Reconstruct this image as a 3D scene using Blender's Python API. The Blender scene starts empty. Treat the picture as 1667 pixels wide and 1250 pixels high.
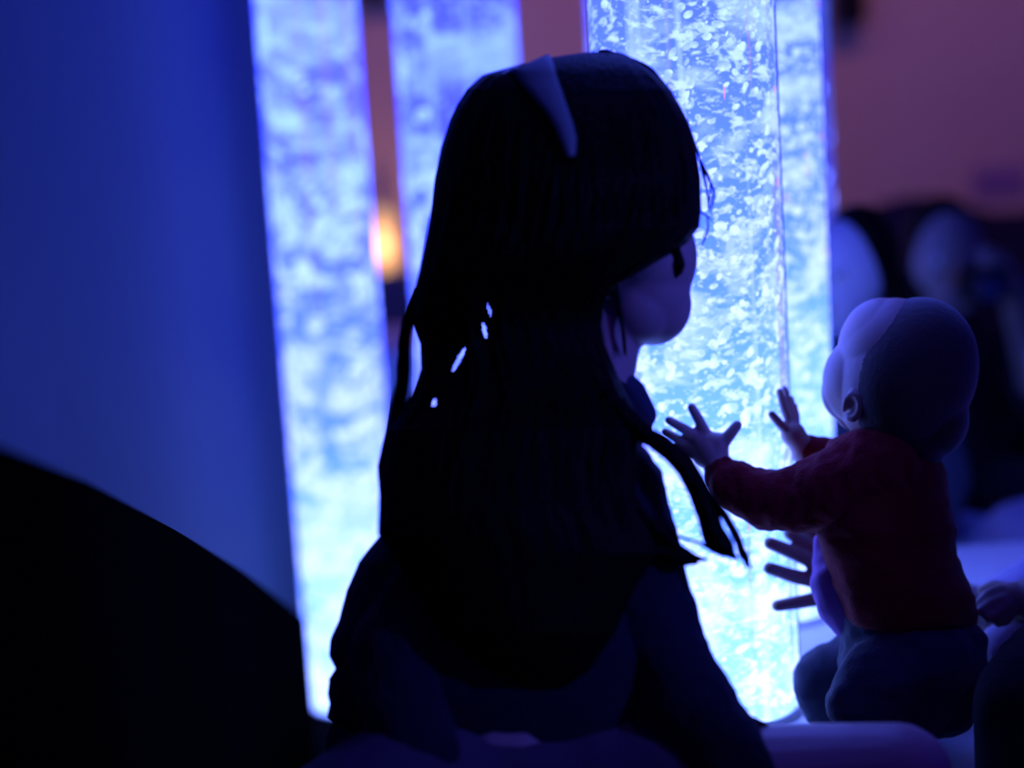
import bpy, bmesh, math, random
import numpy as np
from mathutils import Vector, Matrix, noise
random.seed(7); rng = np.random.RandomState(7)
C = bpy.context.scene.collection
sc = bpy.context.scene

# ------------------------------------------------------------------ camera
W, HH, FPX = 1667, 1250, 3000.0
CAM = Vector((0, 0, 1.05)); PITCH = math.radians(9.1); ROLL = -0.062
F = Vector((0, math.cos(PITCH), -math.sin(PITCH)))
R0 = Vector((1, 0, 0)); U0 = Vector((0, math.sin(PITCH), math.cos(PITCH)))
RV = R0 * math.cos(ROLL) + U0 * math.sin(ROLL)
UV = U0 * math.cos(ROLL) - R0 * math.sin(ROLL)
DSC = [1.0]   # size and distance of the figure being built, relative to its first layout
def P(px, py, d):
    d = d * DSC[0]
    return CAM + d * (F + (px - 833.5) / FPX * RV + (625 - py) / FPX * UV)
def proj(p):
    q = Vector(p) - CAM; d = q.dot(F)
    return 833.5 + FPX * q.dot(RV) / d, 625 - FPX * q.dot(UV) / d, d
cd = bpy.data.cameras.new('camera'); cam = bpy.data.objects.new('camera', cd); C.objects.link(cam)
M = Matrix.Identity(4)
for i in range(3):
    M[i][0] = RV[i]; M[i][1] = UV[i]; M[i][2] = -F[i]; M[i][3] = CAM[i]
cam.matrix_world = M
cd.sensor_width = 36; cd.lens = FPX / W * 36
cd.dof.use_dof = True; cd.dof.focus_distance = 1.80; cd.dof.aperture_fstop = 1.62
cd.clip_start = 0.02
sc.camera = cam
# ------------------------------------------------------------------ world, lamps, exposure
w = bpy.data.worlds.new('world'); sc.world = w; w.use_nodes = True
w.node_tree.nodes['Background'].inputs[0].default_value = (0.10, 0.05, 0.12, 1)
w.node_tree.nodes['Background'].inputs[1].default_value = 0.004
sc.view_settings.view_transform = 'Standard'; sc.view_settings.look = 'None'
sc.view_settings.exposure = 0.0; sc.view_settings.gamma = 1.0
sc.view_settings.use_curve_mapping = False
sc.cycles.use_denoising = True
sc.cycles.max_bounces = 6
LAMPS = []
def lamp(name, kind, loc, target, color, power, **kw):
    l = bpy.data.lights.new(name, kind); o = bpy.data.objects.new(name, l); C.objects.link(o)
    o.location = loc; l.color = color; l.energy = power
    for k, v in kw.items(): setattr(l, k, v)
    if target is not None:
        o.rotation_euler = (Vector(target) - Vector(loc)).to_track_quat('-Z', 'Y').to_euler()
    return o
lamp('warm_downlight_beam', 'SPOT', (1.35, 4.6, 2.52), (1.55, 6.1, 0.95), (1.0, 0.34, 0.42), 30, spot_size=1.9, spot_blend=1.0, shadow_soft_size=0.08)
lamp('warm_downlight_beam', 'SPOT', (-0.5, 4.6, 2.52), (-0.4, 6.1, 0.75), (1.0, 0.36, 0.48), 36, spot_size=1.7, spot_blend=1.0, shadow_soft_size=0.08)
lamp('warm_downlight_beam', 'SPOT', (0.6, -0.6, 2.52), (0.7, 1.8, 0.5), (1.0, 0.25, 0.45), 0.25, spot_size=1.6, spot_blend=1.0, shadow_soft_size=0.1)

lamp('violet_fill_beam', 'SPOT', (1.35, 0.35, 2.52), P(1020, 480, 1.6), (0.22, 0.07, 1.0), 11, spot_size=0.75, spot_blend=1.0, shadow_soft_size=0.06)  # unseen violet fill, added to brighten the girl's cheek and bare leg

lamp('blue_fill_beam', 'SPOT', (2.36, 0.2, 1.75), P(1010, 520, 1.6), (0.06, 0.09, 1.0), 150, spot_size=0.32, spot_blend=0.7, shadow_soft_size=0.03)  # unseen blue fill, added because the tubes leave her cheek almost black

# ------------------------------------------------------------------ helpers
def tag(o, label=None, cat=None, group=None, kind=None):
    if label: o['label'] = label
    if cat: o['category'] = cat
    if group: o['group'] = group
    if kind: o['kind'] = kind
    return o
def empty(name, loc=(0, 0, 0)):
    o = bpy.data.objects.new(name, None); C.objects.link(o); o.location = loc
    o.empty_display_size = 0.05
    bpy.context.view_layer.update()
    return o
def link(name, me, mat, parent=None, smooth=True):
    if mat: me.materials.clear(); me.materials.append(mat)
    if smooth:
        me.polygons.foreach_set('use_smooth', [True] * len(me.polygons))
    o = bpy.data.objects.new(name, me); C.objects.link(o)
    if parent is not None:
        o.parent = parent
        o.matrix_parent_inverse = world_of(parent).inverted()
    return o
def world_of(o):
    m = Matrix.Translation(o.location)
    return m
def from_bm(bm, name='mesh'):
    me = bpy.data.meshes.new(name); bm.to_mesh(me); bm.free(); return me
def mat(name, color, rough=0.6, metal=0.0, emit=None, estr=0, sss=0, spec=0.5, bump=None, bscale=60, vary=0, coat=0, sheen=0):
    m = bpy.data.materials.new(name); m.use_nodes = True; nt = m.node_tree
    b = nt.nodes['Principled BSDF']
    b.inputs['Base Color'].default_value = (*color, 1); b.inputs['Roughness'].default_value = rough
    b.inputs['Metallic'].default_value = metal
    b.inputs['Specular IOR Level'].default_value = spec
    b.inputs['Coat Weight'].default_value = coat
    b.inputs['Sheen Weight'].default_value = sheen
    if sss:
        b.inputs['Subsurface Weight'].default_value = sss
        b.inputs['Subsurface Radius'].default_value = (0.01, 0.004, 0.003)
    tc = nt.nodes.new('ShaderNodeTexCoord')
    if vary or bump:
        n = nt.nodes.new('ShaderNodeTexNoise'); n.inputs['Scale'].default_value = bscale; n.inputs['Detail'].default_value = 5
        nt.links.new(tc.outputs['Object'], n.inputs['Vector'])
        if vary:
            mx = nt.nodes.new('ShaderNodeMix'); mx.data_type = 'RGBA'
            mx.inputs[6].default_value = (*[c * (1 - vary) for c in color], 1); mx.inputs[7].default_value = (*[min(1, c * (1 + vary)) for c in color], 1)
            nt.links.new(n.outputs['Fac'], mx.inputs[0]); nt.links.new(mx.outputs[2], b.inputs['Base Color'])
        if bump:
            bp = nt.nodes.new('ShaderNodeBump'); bp.inputs['Strength'].default_value = bump; bp.inputs['Distance'].default_value = 0.004
            nt.links.new(n.outputs['Fac'], bp.inputs['Height']); nt.links.new(bp.outputs[0], b.inputs['Normal'])
    if emit:
        b.inputs['Emission Color'].default_value = (*emit, 1); b.inputs['Emission Strength'].default_value = estr
    return m

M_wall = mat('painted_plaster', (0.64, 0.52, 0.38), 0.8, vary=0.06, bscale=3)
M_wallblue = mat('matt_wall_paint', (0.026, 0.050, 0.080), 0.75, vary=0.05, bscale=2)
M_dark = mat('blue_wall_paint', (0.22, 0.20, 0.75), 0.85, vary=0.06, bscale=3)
M_ceil = mat('ceiling_paint', (0.15, 0.13, 0.45), 0.9, vary=0.05, bscale=3)
M_floor = mat('dark_carpet', (0.004, 0.004, 0.005), 0.95, bump=0.5, bscale=200, spec=0.0)
M_blackfab = mat('matt_black', (0.002, 0.002, 0.002), 1.0, bump=0.1, bscale=40, spec=0.0)
M_white = mat('white_vinyl', (0.78, 0.80, 0.84), 0.45, bump=0.05, bscale=30)
M_skin_b = mat('baby_skin', (0.50, 0.36, 0.30), 0.5, sss=0.15, bump=0.05, bscale=150)
M_skin_g = mat('child_skin', (0.56, 0.36, 0.32), 0.5, sss=0.12, bump=0.05, bscale=150)
M_skin_a = mat('adult_skin', (0.28, 0.20, 0.17), 0.5, sss=0.05, bump=0.1, bscale=150)
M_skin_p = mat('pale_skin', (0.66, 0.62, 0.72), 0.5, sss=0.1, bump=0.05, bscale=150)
M_red = mat('red_knit', (0.22, 0.006, 0.018), 0.9, bump=0.35, bscale=260, sheen=0.12, spec=0.1)
M_purple = mat('pale_purple_cotton', (0.42, 0.22, 0.60), 0.85, bump=0.2, bscale=200, spec=0.1)
M_navy = mat('navy_denim', (0.045, 0.055, 0.10), 0.85, bump=0.3, bscale=220, sheen=0.2, spec=0.1)
M_black = mat('black_fabric', (0.012, 0.012, 0.018), 0.9, bump=0.3, bscale=180, spec=0.1, sheen=0.05)
M_coat = mat('dark_knit', (0.014, 0.014, 0.028), 0.9, bump=0.5, bscale=180, spec=0.08, sheen=0.15)
M_skirt = mat('grey_purple_cotton', (0.10, 0.07, 0.10), 0.9, bump=0.3, bscale=120, spec=0.1)
M_band = mat('pale_ribbon', (0.20, 0.26, 0.24), 0.7, bump=0.15, bscale=120)
M_clip = mat('shiny_clip', (0.7, 0.7, 0.75), 0.15, metal=1.0)
M_plastic = mat('black_plastic', (0.008, 0.008, 0.010), 0.4, bump=0.05, bscale=100)
M_glass = mat('lens_glass', (0.03, 0.04, 0.10), 0.08, coat=1.0)
M_lav = mat('lavender_cloth', (0.38, 0.32, 0.50), 0.9, bump=0.3, bscale=100)
M_cush = mat('pale_cushion_cloth', (0.45, 0.55, 0.70), 0.85, bump=0.2, bscale=80)
M_sofa = mat('dark_upholstery', (0.016, 0.012, 0.030), 0.9, bump=0.2, bscale=90, spec=0.1)
M_poster = mat('purple_notice', (0.30, 0.20, 0.34), 0.7, vary=0.2, bscale=8)
M_eye = mat('eye_white', (0.7, 0.7, 0.7), 0.2); M_iris = mat('dark_iris', (0.03, 0.015, 0.01), 0.15)
M_lip = mat('lips', (0.5, 0.16, 0.15), 0.45, bump=0.05)

def hair_mat():
    m = mat('dark_hair', (0.004, 0.003, 0.003), 0.5, spec=0.06); nt = m.node_tree; b = nt.nodes['Principled BSDF']
    tc = nt.nodes.new('ShaderNodeTexCoord'); mp = nt.nodes.new('ShaderNodeMapping'); mp.inputs['Scale'].default_value = (260, 260, 9)
    n = nt.nodes.new('ShaderNodeTexNoise'); n.inputs['Scale'].default_value = 1.0; n.inputs['Detail'].default_value = 3
    bp = nt.nodes.new('ShaderNodeBump'); bp.inputs['Strength'].default_value = 0.8; bp.inputs['Distance'].default_value = 0.004
    nt.links.new(tc.outputs['Object'], mp.inputs[0]); nt.links.new(mp.outputs[0], n.inputs['Vector'])
    nt.links.new(n.outputs['Fac'], bp.inputs['Height']); nt.links.new(bp.outputs[0], b.inputs['Normal'])
    return m
M_hair = hair_mat()
M_fuzz = mat('baby_hair', (0.055, 0.035, 0.035), 0.9, bump=0.25, bscale=500, sheen=0.6, spec=0.05)

def box_bm(bm, x0, x1, y0, y1, z0, z1, bevel=0.0, seg=2):
    r = bmesh.ops.create_cube(bm, size=1.0)
    vs = r['verts']
    for v in vs:
        v.co = Vector((x0 + (v.co.x + .5) * (x1 - x0), y0 + (v.co.y + .5) * (y1 - y0), z0 + (v.co.z + .5) * (z1 - z0)))
    if bevel:
        es = list({e for v in vs for e in v.link_edges})
        bmesh.ops.bevel(bm, geom=es, offset=bevel, segments=seg, affect='EDGES', profile=0.5)
def box(name, dims, m, parent=None, bevel=0.0, seg=3):
    bm = bmesh.new(); box_bm(bm, *dims, bevel=bevel, seg=seg)
    return link(name, from_bm(bm), m, parent, smooth=False)

# tapered chains and ellipsoids fused into ONE continuous skin by voxel remeshing
_ico = {}
def sph(bm, c, r, axes=None, sub=3):
    g = bmesh.ops.create_icosphere(bm, subdivisions=sub, radius=1.0)
    if isinstance(r, (int, float)): r = (r, r, r)
    r = tuple(q * DSC[0] for q in r)
    A = axes or (Vector((1, 0, 0)), Vector((0, 1, 0)), Vector((0, 0, 1)))
    for v in g['verts']:
        q = v.co.copy()
        v.co = Vector(c) + A[0] * (q.x * r[0]) + A[1] * (q.y * r[1]) + A[2] * (q.z * r[2])
def cone(bm, a, ra, b, rb):
    a = Vector(a); b = Vector(b); L = (b - a).length
    if L < 1e-6: return
    n = max(2, int(L / (0.35 * max(min(ra, rb), 1e-3))))
    g = bmesh.ops.create_cone(bm, cap_ends=True, segments=20, radius1=ra * DSC[0], radius2=rb * DSC[0], depth=L)
    rot = (b - a).to_track_quat('Z', 'Y').to_matrix()
    for v in g['verts']:
        v.co = rot @ v.co + (a + b) / 2
def fuse(chains, ells, voxel, smooth_it=4, smooth_f=0.5):
    bm = bmesh.new()
    for ch in chains:
        for i, (p, r) in enumerate(ch):
            sph(bm, p, r, sub=2 if r < 0.012 else 3)
            if i: cone(bm, ch[i - 1][0], ch[i - 1][1], p, r)
    for e in ells: sph(bm, e[0], e[1], e[2] if len(e) > 2 else None, sub=4)
    me = from_bm(bm); o = bpy.data.objects.new('tmp', me); C.objects.link(o)
    md = o.modifiers.new('r', 'REMESH'); md.mode = 'VOXEL'; md.voxel_size = voxel
    if smooth_it:
        s = o.modifiers.new('s', 'SMOOTH'); s.iterations = smooth_it; s.factor = smooth_f
    dg = bpy.context.evaluated_depsgraph_get(); dg.update()
    res = bpy.data.meshes.new_from_object(o.evaluated_get(dg))
    bpy.data.objects.remove(o); bpy.data.meshes.remove(me)
    return res
def rumple(me, amp, scale, stretch=(1, 1, 1)):
    n = len(me.vertices); nor = [v.normal.copy() for v in me.vertices]
    for v, nn in zip(me.vertices, nor):
        q = Vector((v.co.x * stretch[0], v.co.y * stretch[1], v.co.z * stretch[2])) * scale
        v.co += nn * amp * (noise.noise(q) + 0.5 * noise.noise(q * 2.1))
def interp(tab, y):
    ys = [t[0] for t in tab]
    return [float(np.interp(y, ys, [t[k] for t in tab])) for k in range(1, len(tab[0]))]
def loft(tab, y0, y1, rows, seg, ridge=0.0, nridge=30, holes=(), rum=0.0, power=2.0):
    """rings: rows of (y, left, right, depth centre, depth radius): a closed rounded body with real thickness"""
    verts = []; faces = []
    for i in range(rows + 1):
        t = i / rows
        y = y0 + (y1 - y0) * t
        l, r, dc, dr = interp(tab, y)
        for k in range(seg):
            a = 2 * math.pi * k / seg
            ca, sa = math.cos(a), math.sin(a)
            cx = math.copysign(abs(ca) ** (2 / power), ca); cy = math.copysign(abs(sa) ** (2 / power), sa)
            rg = 1.0
            if ridge:
                rg = 1 + ridge * (noise.noise(Vector((math.cos(a) * nridge / 4, math.sin(a) * nridge / 4, y * 0.004))) )
            if rum:
                rg += rum * noise.noise(Vector((math.cos(a) * 2.2, math.sin(a) * 2.2, y * 0.014)))
            px = (l + r) / 2 + (r - l) / 2 * cx * rg
            verts.append(P(px, y, dc + dr * cy * rg))
    for i in range(rows):
        for k in range(seg):
            k2 = (k + 1) % seg
            f = (i * seg + k, i * seg + k2, (i + 1) * seg + k2, (i + 1) * seg + k)
            if holes:
                c = (verts[f[0]] + verts[f[2]]) / 2; x, y, _ = proj(c)
                if any(((x - hx) * math.cos(ha) + (y - hy) * math.sin(ha)) ** 2 / ra ** 2 + (-(x - hx) * math.sin(ha) + (y - hy) * math.cos(ha)) ** 2 / rb ** 2 < 1 for hx, hy, ra, rb, ha in holes): continue
            faces.append(f)
    faces.append(tuple(range(seg))[::-1]); faces.append(tuple(rows * seg + k for k in range(seg)))
    me = bpy.data.meshes.new('loft'); me.from_pydata([tuple(v) for v in verts], [], faces); me.update()
    bm = bmesh.new(); bm.from_mesh(me); bmesh.ops.recalc_face_normals(bm, faces=bm.faces); bm.to_mesh(me); bm.free()
    return me
def tube_into(bm, pts, radii, seg=6):
    """tapered strand along a smooth path"""
    pts = [Vector(p) for p in pts]; radii = [q * DSC[0] for q in radii]
    fine = []; rr = []
    n = len(pts)
    for i in range(n - 1):
        p0 = pts[max(i - 1, 0)]; p1 = pts[i]; p2 = pts[i + 1]; p3 = pts[min(i + 2, n - 1)]
        st = 6
        for j in range(st + (1 if i == n - 2 else 0)):
            t = j / st
            q = 0.5 * ((2 * p1) + (p2 - p0) * t + (2 * p0 - 5 * p1 + 4 * p2 - p3) * t * t + (3 * p1 - p0 - 3 * p2 + p3) * t ** 3)
            fine.append(q); rr.append(radii[i] * (1 - t) + radii[i + 1] * t)
    prev = None
    for i, (q, r) in enumerate(zip(fine, rr)):
        d = (fine[min(i + 1, len(fine) - 1)] - fine[max(i - 1, 0)]).normalized()
        a = d.cross(Vector((0.1, 1, 0.05))).normalized(); b = d.cross(a)
        ring = [bm.verts.new(q + (a * math.cos(2 * math.pi * k / seg) + b * math.sin(2 * math.pi * k / seg)) * r) for k in range(seg)]
        if prev:
            for k in range(seg): bm.faces.new((prev[k], prev[(k + 1) % seg], ring[(k + 1) % seg], ring[k]))
        else: bm.faces.new(ring[::-1])
        prev = ring
    bm.faces.new(prev)
def merge(me, bm):
    bm2 = bmesh.new(); bm2.from_mesh(me)
    t = bpy.data.meshes.new('t'); bm.to_mesh(t); bm.free(); bm2.from_mesh(t); bm2.to_mesh(me); bm2.free(); bpy.data.meshes.remove(t)
    return me
def lathe(prof, seg=96):
    bm = bmesh.new(); rings = []
    for r, z in prof: rings.append([bm.verts.new((r * math.cos(2 * math.pi * k / seg), r * math.sin(2 * math.pi * k / seg), z)) for k in range(seg)])
    for a, b in zip(rings, rings[1:]):
        for k in range(seg): bm.faces.new((a[k], a[(k + 1) % seg], b[(k + 1) % seg], b[k]))
    return bm

# ------------------------------------------------------------------ room shell
XL, XR, YB, YF, ZC = -1.9, 2.5, 6.2, -1.0, 2.6
def struct(o, label=None): o['kind'] = 'structure'; return o
struct(box('floor', (XL, XR, YF, YB, -0.1, 0), M_floor))
struct(box('ceiling', (XL, XR, YF, YB, ZC, ZC + .1), M_ceil))
struct(box('wall_back', (XL, XR, YB, YB + .1, 0, ZC), M_wall))
struct(box('wall_right', (XR, XR + .1, YF, YB, 0, ZC), M_dark))
struct(box('wall_front', (XL, XR, YF - .1, YF, 0, ZC), M_dark))
struct(box('wall_far_left', (XL - .1, XL, YF, YB, 0, ZC), M_dark))
struct(box('baseboard_back', (XL, XR, YB - .015, YB, 0, .09), M_black))
# angled partition on the left, its free end beside the left bubble tube
def partition():
    a = Vector((-0.345, 3.62, 0)); b = Vector((-1.56, YF, 0))
    d = (b - a).normalized(); nrm = Vector((-d.y, d.x, 0))
    if nrm.x > 0: nrm = -nrm
    bm = bmesh.new(); v = []
    for z in (0, ZC):
        for q in (a, b, b + nrm * .12, a + nrm * .12): v.append(bm.verts.new((q.x, q.y, z)))
    for f in ((3, 2, 1, 0), (4, 5, 6, 7), (0, 1, 5, 4), (1, 2, 6, 5), (2, 3, 7, 6), (3, 0, 4, 7)): bm.faces.new([v[i] for i in f])
    bmesh.ops.recalc_face_normals(bm, faces=bm.faces)
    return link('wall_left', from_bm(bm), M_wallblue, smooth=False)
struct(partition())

# ------------------------------------------------------------------ bubble tubes
def water_mat(name, seed, blur=1.0, power=1.0, bubbles=False):
    m = bpy.data.materials.new(name); m.use_nodes = True; nt = m.node_tree; nt.nodes.clear()
    N = nt.nodes.new; L = nt.links.new
    out = N('ShaderNodeOutputMaterial'); em = N('ShaderNodeEmission'); L(em.outputs[0], out.inputs[0])
    tc = N('ShaderNodeTexCoord'); sep = N('ShaderNodeSeparateXYZ'); L(tc.outputs['Object'], sep.inputs[0])
    def ramp(stops):
        cr = N('ShaderNodeValToRGB'); L(sep.outputs['Z'], cr.inputs[0]); e = cr.color_ramp.elements
        e[0].position = stops[0][0]; e[0].color = (*stops[0][1], 1); e[1].position = stops[-1][0]; e[1].color = (*stops[-1][1], 1)
        for p_, c_ in stops[1:-1]: q = e.new(p_); q.color = (*c_, 1)
        return cr.outputs[0]
    def gain(sock, k):
        g = N('ShaderNodeVectorMath'); g.operation = 'MULTIPLY'; L(sock, g.inputs[0]); g.inputs[1].default_value = k; return g.outputs[0]
    # the light comes from LEDs in the foot of the tube and is scattered by the bubbles on its way up
    base = gain(ramp([(0.0, (.56, .70, 1)), (.25, (.33, .52, 1)), (.5, (.17, .24, .98)), (.8, (.14, .15, .92)), (1, (.155, .12, .88))]), (0.92, 1.6, 5.5))
    bright = gain(ramp([(0.0, (1, 1, 1)), (.3, (.78, .75, 1)), (.55, (.62, .60, 1)), (1, (.42, .54, 1))]), (1.3, 1.8, 5.5))
    if bubbles:
        nb = N('ShaderNodeTexNoise'); nb.inputs['Scale'].default_value = 70; L(tc.outputs['Object'], nb.inputs['Vector'])
        rb = N('ShaderNodeMapRange'); rb.inputs[1].default_value = .40; rb.inputs[2].default_value = .60; rb.inputs[3].default_value = .45; L(nb.outputs['Fac'], rb.inputs[0])
        mx = N('ShaderNodeMix'); mx.data_type = 'RGBA'; L(rb.outputs[0], mx.inputs[0]); L(base, mx.inputs[6]); L(bright, mx.inputs[7]); L(mx.outputs[2], em.inputs[0])
        m.cycles.emission_sampling = 'NONE'; return m
    def noisef(scale, rot, det, lo, hi, top, sx=0.0, dist=0.4):
        mp = N('ShaderNodeMapping'); mp.inputs['Location'].default_value = (seed + sx, seed * 2, seed * 3); mp.inputs['Rotation'].default_value = rot; mp.inputs['Scale'].default_value = [q / blur for q in scale]
        L(tc.outputs['Object'], mp.inputs[0]); n1 = N('ShaderNodeTexNoise'); n1.inputs['Scale'].default_value = 1.0; n1.inputs['Detail'].default_value = det; n1.inputs['Distortion'].default_value = dist; L(mp.outputs[0], n1.inputs['Vector'])
        r1 = N('ShaderNodeMapRange'); r1.inputs[1].default_value = lo; r1.inputs[2].default_value = hi; r1.inputs[4].default_value = top; L(n1.outputs['Fac'], r1.inputs[0]); return r1.outputs[0]
    def mixc(f, a_, b_):
        mx = N('ShaderNodeMix'); mx.data_type = 'RGBA'; L(f, mx.inputs[0]); L(a_, mx.inputs[6])
        if isinstance(b_, tuple): mx.inputs[7].default_value = (*b_, 1)
        else: L(b_, mx.inputs[7])
        return mx.outputs[2]
    c = mixc(noisef((12, 12, 22), (0, .45, .2), 4, .50, .70, .75), base, bright)
    c = mixc(noisef((45, 45, 85), (0, .6, .2), 3, .53, .66, .85, 3.3), c, bright)
    c = mixc(noisef((110, 110, 190), (0, .5, .1), 2, .56, .66, .5, 9.1), c, bright)
    c = mixc(noisef((38 * blur, 38 * blur, .7), (0, 0, 0), 2, .60, .74, .65, 1.7, 0), c, bright)
    c = mixc(noisef((34 * blur, 34 * blur, 1.3), (0, 0, 0), 2, .40, .30, .5, 5.2, 0), c, (.36, .22, 4.0))
    c = mixc(noisef((60 * blur, 60 * blur, 2.5), (0, 0, 0), 2, .30, .24, .6, 7.7, 0), c, (.60, .28, 3.0))
    L(c, em.inputs[0]); em.inputs[1].default_value = power
    return m
def shell_mat():
    m = bpy.data.materials.new('clear_acrylic'); m.use_nodes = True; nt = m.node_tree; nt.nodes.clear()
    N = nt.nodes.new; L = nt.links.new
    out = N('ShaderNodeOutputMaterial'); tr = N('ShaderNodeBsdfTransparent'); gl = N('ShaderNodeBsdfGlossy'); gl.inputs['Roughness'].default_value = 0.04
    fr = N('ShaderNodeFresnel'); fr.inputs[0].default_value = 1.10; mx = N('ShaderNodeMixShader')
    tr.inputs[0].default_value = (0.97, 0.98, 1, 1)
    L(fr.outputs[0], mx.inputs[0]); L(tr.outputs[0], mx.inputs[1]); L(gl.outputs[0], mx.inputs[2]); L(mx.outputs[0], out.inputs[0])
    return m
M_shell = shell_mat()
def emis(name, col, s):
    m = bpy.data.materials.new(name); m.use_nodes = True; nt = m.node_tree; nt.nodes.clear()
    out = nt.nodes.new('ShaderNodeOutputMaterial'); em = nt.nodes.new('ShaderNodeEmission'); em.inputs[0].default_value = (*col, 1); em.inputs[1].default_value = s
    nt.links.new(em.outputs[0], out.inputs[0]); m.cycles.emission_sampling = 'NONE'
    return m
M_bub = water_mat('lit_air_bubbles', 1, bubbles=True)
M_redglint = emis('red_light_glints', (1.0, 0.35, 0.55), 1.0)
def ico_np(sub):
    bm = bmesh.new(); bmesh.ops.create_icosphere(bm, subdivisions=sub, radius=1.0)
    v = np.array([x.co[:] for x in bm.verts]); f = np.array([[q.index for q in x.verts] for x in bm.faces]); bm.free(); return v, f
IV, IF = ico_np(2)
def bubbles_mesh(R, h, n, s0, s1, seed, zmax=0.95, tilt=0.5):
    r = np.random.RandomState(seed); vs = []; fs = []; off = 0
    for i in range(n):
        th = r.rand() * 2 * math.pi
        z = r.rand() ** 1.05 * zmax if i < n * 0.85 else r.rand() * (h - 0.05)
        cl = noise.noise(Vector((math.cos(th) * 2.2 + seed, math.sin(th) * 2.2, z * 9)))
        if cl < -0.16 and r.rand() < 0.8: continue
        s = s0 + (s1 - s0) * r.rand() ** 2.6
        if cl > 0.2: s *= 1.25
        rad = R * 0.974
        e1 = np.array([-math.sin(th), math.cos(th), 0]); e3 = np.array([math.cos(th), math.sin(th), 0]); e2 = np.array([0, 0, 1.0])
        a = tilt + 0.5 * r.randn(); t1 = e1 * math.cos(a) + e2 * math.sin(a); t2 = -e1 * math.sin(a) + e2 * math.cos(a)
        k = 1.0 + 1.3 * r.rand() ** 1.5
        bumps = 1 + 0.12 * np.sin(IV[:, 0] * 2 + r.rand() * 6)
        q = IV * bumps[:, None]
        v = e3 * rad + e2 * max(z, 0.01) + q[:, :1] * t1 * s * k + q[:, 1:2] * t2 * s + q[:, 2:] * e3 * s * 0.30
        vs.append(v); fs.append(IF + off); off += len(IV)
    vs = np.vstack(vs); fs = np.vstack(fs)
    rr = np.hypot(vs[:, 0], vs[:, 1]); lim = R * (0.984 + 0.008 * (rr % 0.001) * 1000); k = np.where(rr > lim, lim / rr, 1); vs[:, 0] *= k; vs[:, 1] *= k
    vs[:, 2] = np.clip(vs[:, 2], 0.012, h - 0.03)
    me = bpy.data.meshes.new('bubbles'); me.from_pydata(vs.tolist(), [], fs.tolist()); return me
def bubble_tube(label, base, R, h, seed, nb, s0, s1, power=1.0, blur=1.0):
    t = empty('bubble_tube', base); tag(t, label, 'bubble tube', 'water bubble tubes glowing blue')
    o = link('acrylic_shell', from_bm(lathe([(R, 0.0), (R, h)])), M_shell, t); o.matrix_parent_inverse = Matrix.Identity(4)
    bm = lathe([(0.001, 0.008), (R * .978, 0.008), (R * .978, h - .03), (0.001, h - .03)])
    o = link('lit_water', from_bm(bm), water_mat('lit_water_%d' % seed, seed, blur, power), t); o.matrix_parent_inverse = Matrix.Identity(4)
    o = link('air_bubbles', bubbles_mesh(R, h, nb, s0, s1, seed), M_bub, t); o['kind'] = 'stuff'; o.matrix_parent_inverse = Matrix.Identity(4)
    o = link('base_ring', from_bm(lathe([(R * .9, 0), (R * 1.02, 0), (R * 1.02, .007), (R * .95, .009), (R * .9, .009)])), M_white, t); o.matrix_parent_inverse = Matrix.Identity(4)
    o = link('top_cap', from_bm(lathe([(0.001, h + .03), (R * 1.06, h + .025), (R * 1.06, h - .03), (R * 1.005, h - .035)])), M_plastic, t); o.matrix_parent_inverse = Matrix.Identity(4)
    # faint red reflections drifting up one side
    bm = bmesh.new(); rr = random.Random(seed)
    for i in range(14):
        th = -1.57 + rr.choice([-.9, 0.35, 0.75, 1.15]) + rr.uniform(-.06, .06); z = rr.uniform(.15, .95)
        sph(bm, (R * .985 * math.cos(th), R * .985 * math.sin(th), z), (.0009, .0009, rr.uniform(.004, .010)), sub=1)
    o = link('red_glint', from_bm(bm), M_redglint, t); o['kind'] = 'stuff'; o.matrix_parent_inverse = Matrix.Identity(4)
    return t
def foot(px, py, d, z):
    p = P(px, py, d); return Vector((p.x, p.y, z))
LZ = 0.345; DS = 0.953
def at_z(px, py, z):
    r = (F + (px - 833.5) / FPX * RV + (625 - py) / FPX * UV); return CAM + r * ((z - CAM.z) / r.z)
A_ = at_z(1160, 1150, LZ); B_ = at_z(1245, 990, LZ)
D_ = P(540, 560, 3.14); D_.z = 0; C_ = P(757, 300, 3.02); C_.z = 0
bubble_tube('nearest bubble tube, in focus behind the girl and under the baby hand', A_, 0.1005, 1.7, 3, 6500, 0.0012, 0.0048)
bubble_tube('second bubble tube, just behind the nearest one, beside the baby face', B_, 0.1005, 1.7, 11, 4200, 0.0018, 0.0050)
bubble_tube('blurred bubble tube farthest left, next to the dark blue wall', D_, 0.086, 2.0, 23, 700, 0.006, 0.018, 1.0, 2.6)
bubble_tube('blurred bubble tube behind the girl hair, right of the amber lamp glow', C_, 0.102, 2.0, 37, 600, 0.006, 0.018, 0.75, 2.6)
E_ = P(1035, 60, 4.2); E_.z = 0
bubble_tube('far pale bubble tube peeking out left of the nearest tube above the girl head', E_, 0.105, 2.0, 41, 200, 0.006, 0.014, 0.8, 1.6)

F_ = P(1279, 300, 4.0); F_.z = 0
bubble_tube('far bubble tube, only a pale strip showing right of the second tube', F_, 0.10, 2.0, 53, 200, 0.006, 0.014, 0.22, 1.6)

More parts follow.
